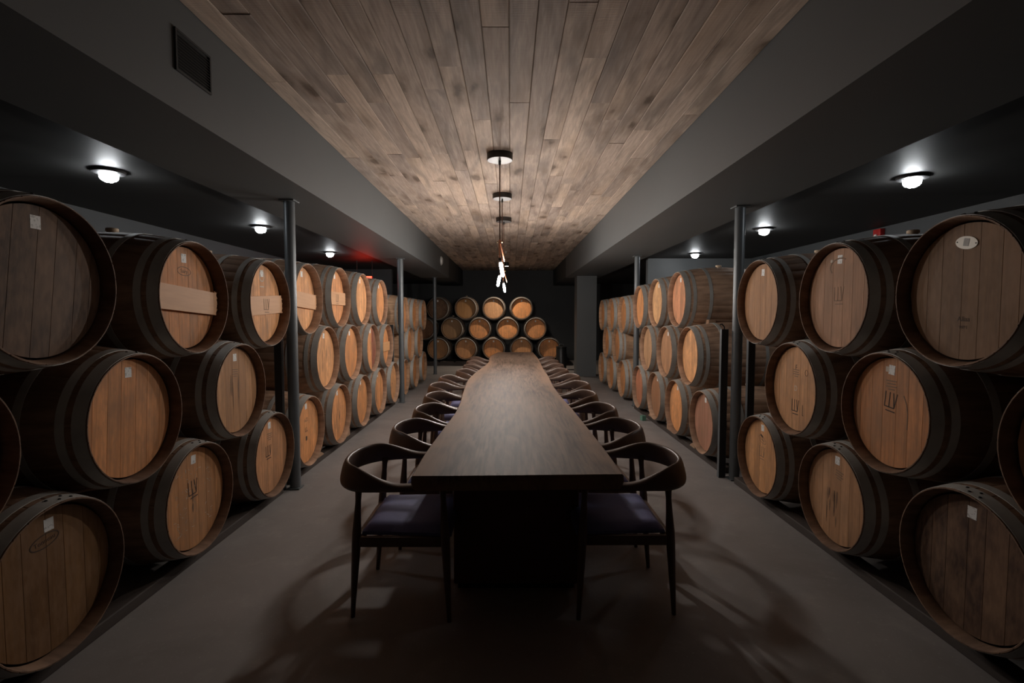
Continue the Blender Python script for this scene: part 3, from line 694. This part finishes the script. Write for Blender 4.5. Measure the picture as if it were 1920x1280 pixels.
# ------------------------------------------------------------------ pendants
def pendant(label, x, y, tilt, rot, nb):
    p = thing('pendant_lamp', label, 'pendant lamp', (x, y, 0), rot, 'copper pendant lamps over the table')
    cn = link('canopy', B().lathe([(.112, 2.9), (.115, 2.895), (.115, 2.842), (.112, 2.840), (.108, 2.840)], 40).mesh('canopy', 'canopy', 30), p)
    link('canopy_face', B().lathe([(.108, 2.8415), (.108, 2.8395), (.0001, 2.8385)], 40).mesh('canopy_face', 'canopy_face', 30), cn)
    link('rod', B().tube([(0, 0, 2.84), (0, 0, 2.12)], .0055, 10).mesh('rod', 'bronze_rod', 40), p)
    link('rod_collar', B().lathe([(.009, 2.80), (.011, 2.805), (.011, 2.838), (.009, 2.84)], 14).mesh('rod_collar', 'canopy', 40), p)
    yk = link('yoke', B().lathe([(.010, 2.095), (.012, 2.10), (.012, 2.128), (.009, 2.135)], 14).mesh('yoke', 'copper', 40), p)
    for s in (-1, 1): link('thumb_screw', B().lathe([(.003, .010), (.003, .018), (.007, .019), (.007, .026), (.0001, .027)], 10, 'x').mesh('thumb_screw', 'brass', 40), yk, (0, 0, 2.115), (0, 0, 0 if s > 0 else math.pi))
    dx = tilt
    link('tube_arm', B().tube([(-.006, -.004, 2.10), (-.006 - .01 + dx * .5, -.03, 1.965)], .0075, 10).mesh('tube_arm', 'copper', 40), p)
    link('tube_arm', B().tube([(.006, .004, 2.10), (.024 + dx * .5, .05, 1.955)], .0075, 10).mesh('tube_arm', 'copper', 40), p)
    t0 = Vector((-.016 + dx * .5, -.03, 1.965)); d = Vector((dx * .9, .01, -.15)).normalized()
    sk = link('socket', B().tube([t0 + d * -.005, t0 + d * .0, t0 + d * .035, t0 + d * .040], [.010, .014, .014, .011], 14).mesh('socket', 'canopy', 40), p)
    b0 = t0 + d * .036
    link('bulb', B().tube([b0, b0 + d * .008, b0 + d * .02, b0 + d * .115, b0 + d * .128, b0 + d * .134], [.009, .0135, .016, .016, .011, .003], 16).mesh('bulb', f'bulb{nb}', 60), p)
    t1 = Vector((.024 + dx * .5, .05, 1.955))
    link('end_cap', B().lathe([(.0001, -.012), (.009, -.010), (.009, .010), (.0001, .012)], 12, at=t1).mesh('end_cap', 'canopy', 40), p)
pendant('nearest copper pendant lamp hanging over the table', -.095, 4.24, .03, 0.0, 0)
pendant('middle copper pendant lamp hanging over the table', -.098, 5.62, -.03, .25, 1)
pendant('farthest copper pendant lamp hanging over the table', -.098, 6.97, .025, -.2, 2)

# ------------------------------------------------------------------ bulkhead lights over the barrels
def bulkhead(label, x, y):
    b = thing('bulkhead_light', label, 'ceiling light', (x, y, ZA), 0, 'round lights on the aisle ceilings')
    link('base', B().lathe([(.098, 0), (.100, -.006), (.098, -.020), (.080, -.026)], 32).mesh('base', 'black_steel', 40), b)
    link('lens', B().lathe([(.054, -.024), (.057, -.036), (.054, -.056), (.042, -.070), (.020, -.077), (.0001, -.078)], 28).mesh('lens', 'lens', True), b)
    for k in range(2):
        a = k * math.pi / 2; pts = []
        for i in range(13): t = math.pi * i / 12; pts.append((.066 * math.cos(t) * math.cos(a), .066 * math.cos(t) * math.sin(a), -.020 - .064 * math.sin(t)))
        link('guard_wire', B().tube(pts, .0028, 6).mesh('guard_wire', 'white', 40), b)
for i, (xl, xr, y, yr) in enumerate(((-2.83, 2.95, 3.33, 3.45), (-2.85, 2.97, 5.36, 5.48), (-2.90, 3.02, 7.53, 7.64))):
    w = ('nearest', 'middle', 'farthest')[i]
    bulkhead(f'{w} round white light on the left aisle ceiling', xl, y); bulkhead(f'{w} round white light on the right aisle ceiling', xr, yr)

# ------------------------------------------------------------------ small things
g = thing('vent_grille', 'dark rectangular vent grille on the left beam', 'vent', (BL1, 2.30, 2.665))
fr = B()
for a in ((-.135, .135, -.095, -.085), (-.135, .135, .085, .095), (-.135, -.125, -.085, .085), (.125, .135, -.085, .085)): fr.box(0, .010, a[0], a[1], a[2], a[3])
link('frame', fr.mesh('frame', 'grille'), g); link('backing', B().box(0, .002, -.125, .125, -.085, .085).mesh('backing', 'black'), g)
ME_SL = B().add([(.001, -.125, 0), (.009, -.125, -.010), (.009, .125, -.010), (.001, .125, 0), (.001, -.125, -.0015), (.009, -.125, -.0115), (.009, .125, -.0115), (.001, .125, -.0015)],
                [(0, 1, 2, 3), (7, 6, 5, 4), (0, 4, 5, 1), (3, 2, 6, 7), (0, 3, 7, 4), (1, 5, 6, 2)]).mesh('louvre', 'grille')
for k in range(12): link('louvre', ME_SL, g, (0, 0, -.076 + k * .014))
d = thing('smoke_detector', 'white round detector on the far end of the left beam', 'detector', (BL1, 10.3, 2.655))
link('base', B().lathe([(.10, 0), (.10, .012), (.092, .016)], 32, 'x').mesh('base', 'white', 40), d)
link('dome', B().lathe([(.085, .016), (.080, .032), (.055, .042), (.0001, .045)], 32, 'x').mesh('dome', 'white', 40), d)
def sprinkler(label, x, y):
    s = thing('sprinkler_head', label, 'sprinkler', (x, y, ZC), 0, 'ceiling sprinklers')
    link('escutcheon', B().lathe([(.035, .0), (.035, -.006), (.012, -.010)], 20).mesh('escutcheon', 'white', 40), s)
    link('nozzle', B().lathe([(.008, -.008), (.008, -.035), (.022, -.038), (.022, -.041)], 14).mesh('nozzle', 'white', 40), s)
sprinkler('nearer small sprinkler head on the wooden ceiling', -.10, 10.6); sprinkler('farther small sprinkler head near the back wall', .58, 14.2)
dl = thing('ceiling_spot', 'small dark can spotlight on the ceiling before the far pyramid', 'ceiling light', (-.10, 12.70, ZC - .004))
link('can', B().lathe([(.058, 0), (.058, -.105), (.052, -.105), (.050, -.050), (.0001, -.048)], 28).mesh('can', 'black', 40), dl)
link('lamp_face', B().lathe([(.044, -.058), (.044, -.062), (.0001, -.063)], 24).mesh('lamp_face', 'down'), dl)
ex = thing('lit_sign', 'glowing red sign hanging behind the left top row barrels', 'sign', (-2.690, 8.62, 2.065))
link('housing', B().box(-.15, .15, -.028, .028, -.10, .10, .005).mesh('housing', 'red'), ex)
link('lit_panel', B().box(-.135, .135, -.031, -.0285, -.085, .085).mesh('lit_panel', 'exit'), ex)
link('top_strip', B().box(-.13, .13, -.02, .02, .1005, .104).mesh('top_strip', 'exit_top'), ex)
for s in (-1, 1): link('hanger', B().tube([(s * .141, 0, .10), (s * .141, 0, ZA - 2.065)], .004, 8).mesh('hanger', 'black_steel', 40), ex)
al = thing('fire_alarm', 'red alarm sounder high on the right wall', 'alarm', (XR, 5.42, 2.385))
link('body', B().box(-.055, 0, -.06, .06, -.065, .065, .006).mesh('body', 'red', 40), al)
link('strobe', B().box(-.075, -.055, -.02, .02, -.05, .005, .006).mesh('strobe', 'white', 40), al)
bn = thing('dark_canister', 'dark cylindrical canister standing beside the far pyramid on the right', 'canister', (1.37, 12.45, 0))
link('body', B().lathe([(.13, 0), (.14, .01), (.14, .56), (.12, .60)], 28).mesh('body', 'black', 40), bn)
link('lid', B().lathe([(.145, .59), (.145, .615), (.06, .64), (.0001, .645)], 28).mesh('lid', 'black', 40), bn)
link('handle', B().tube([(-.07, 0, .625), (-.06, 0, .675), (0, 0, .69), (.06, 0, .675), (.07, 0, .625)], .009, 8).mesh('handle', 'steel', 40), bn)
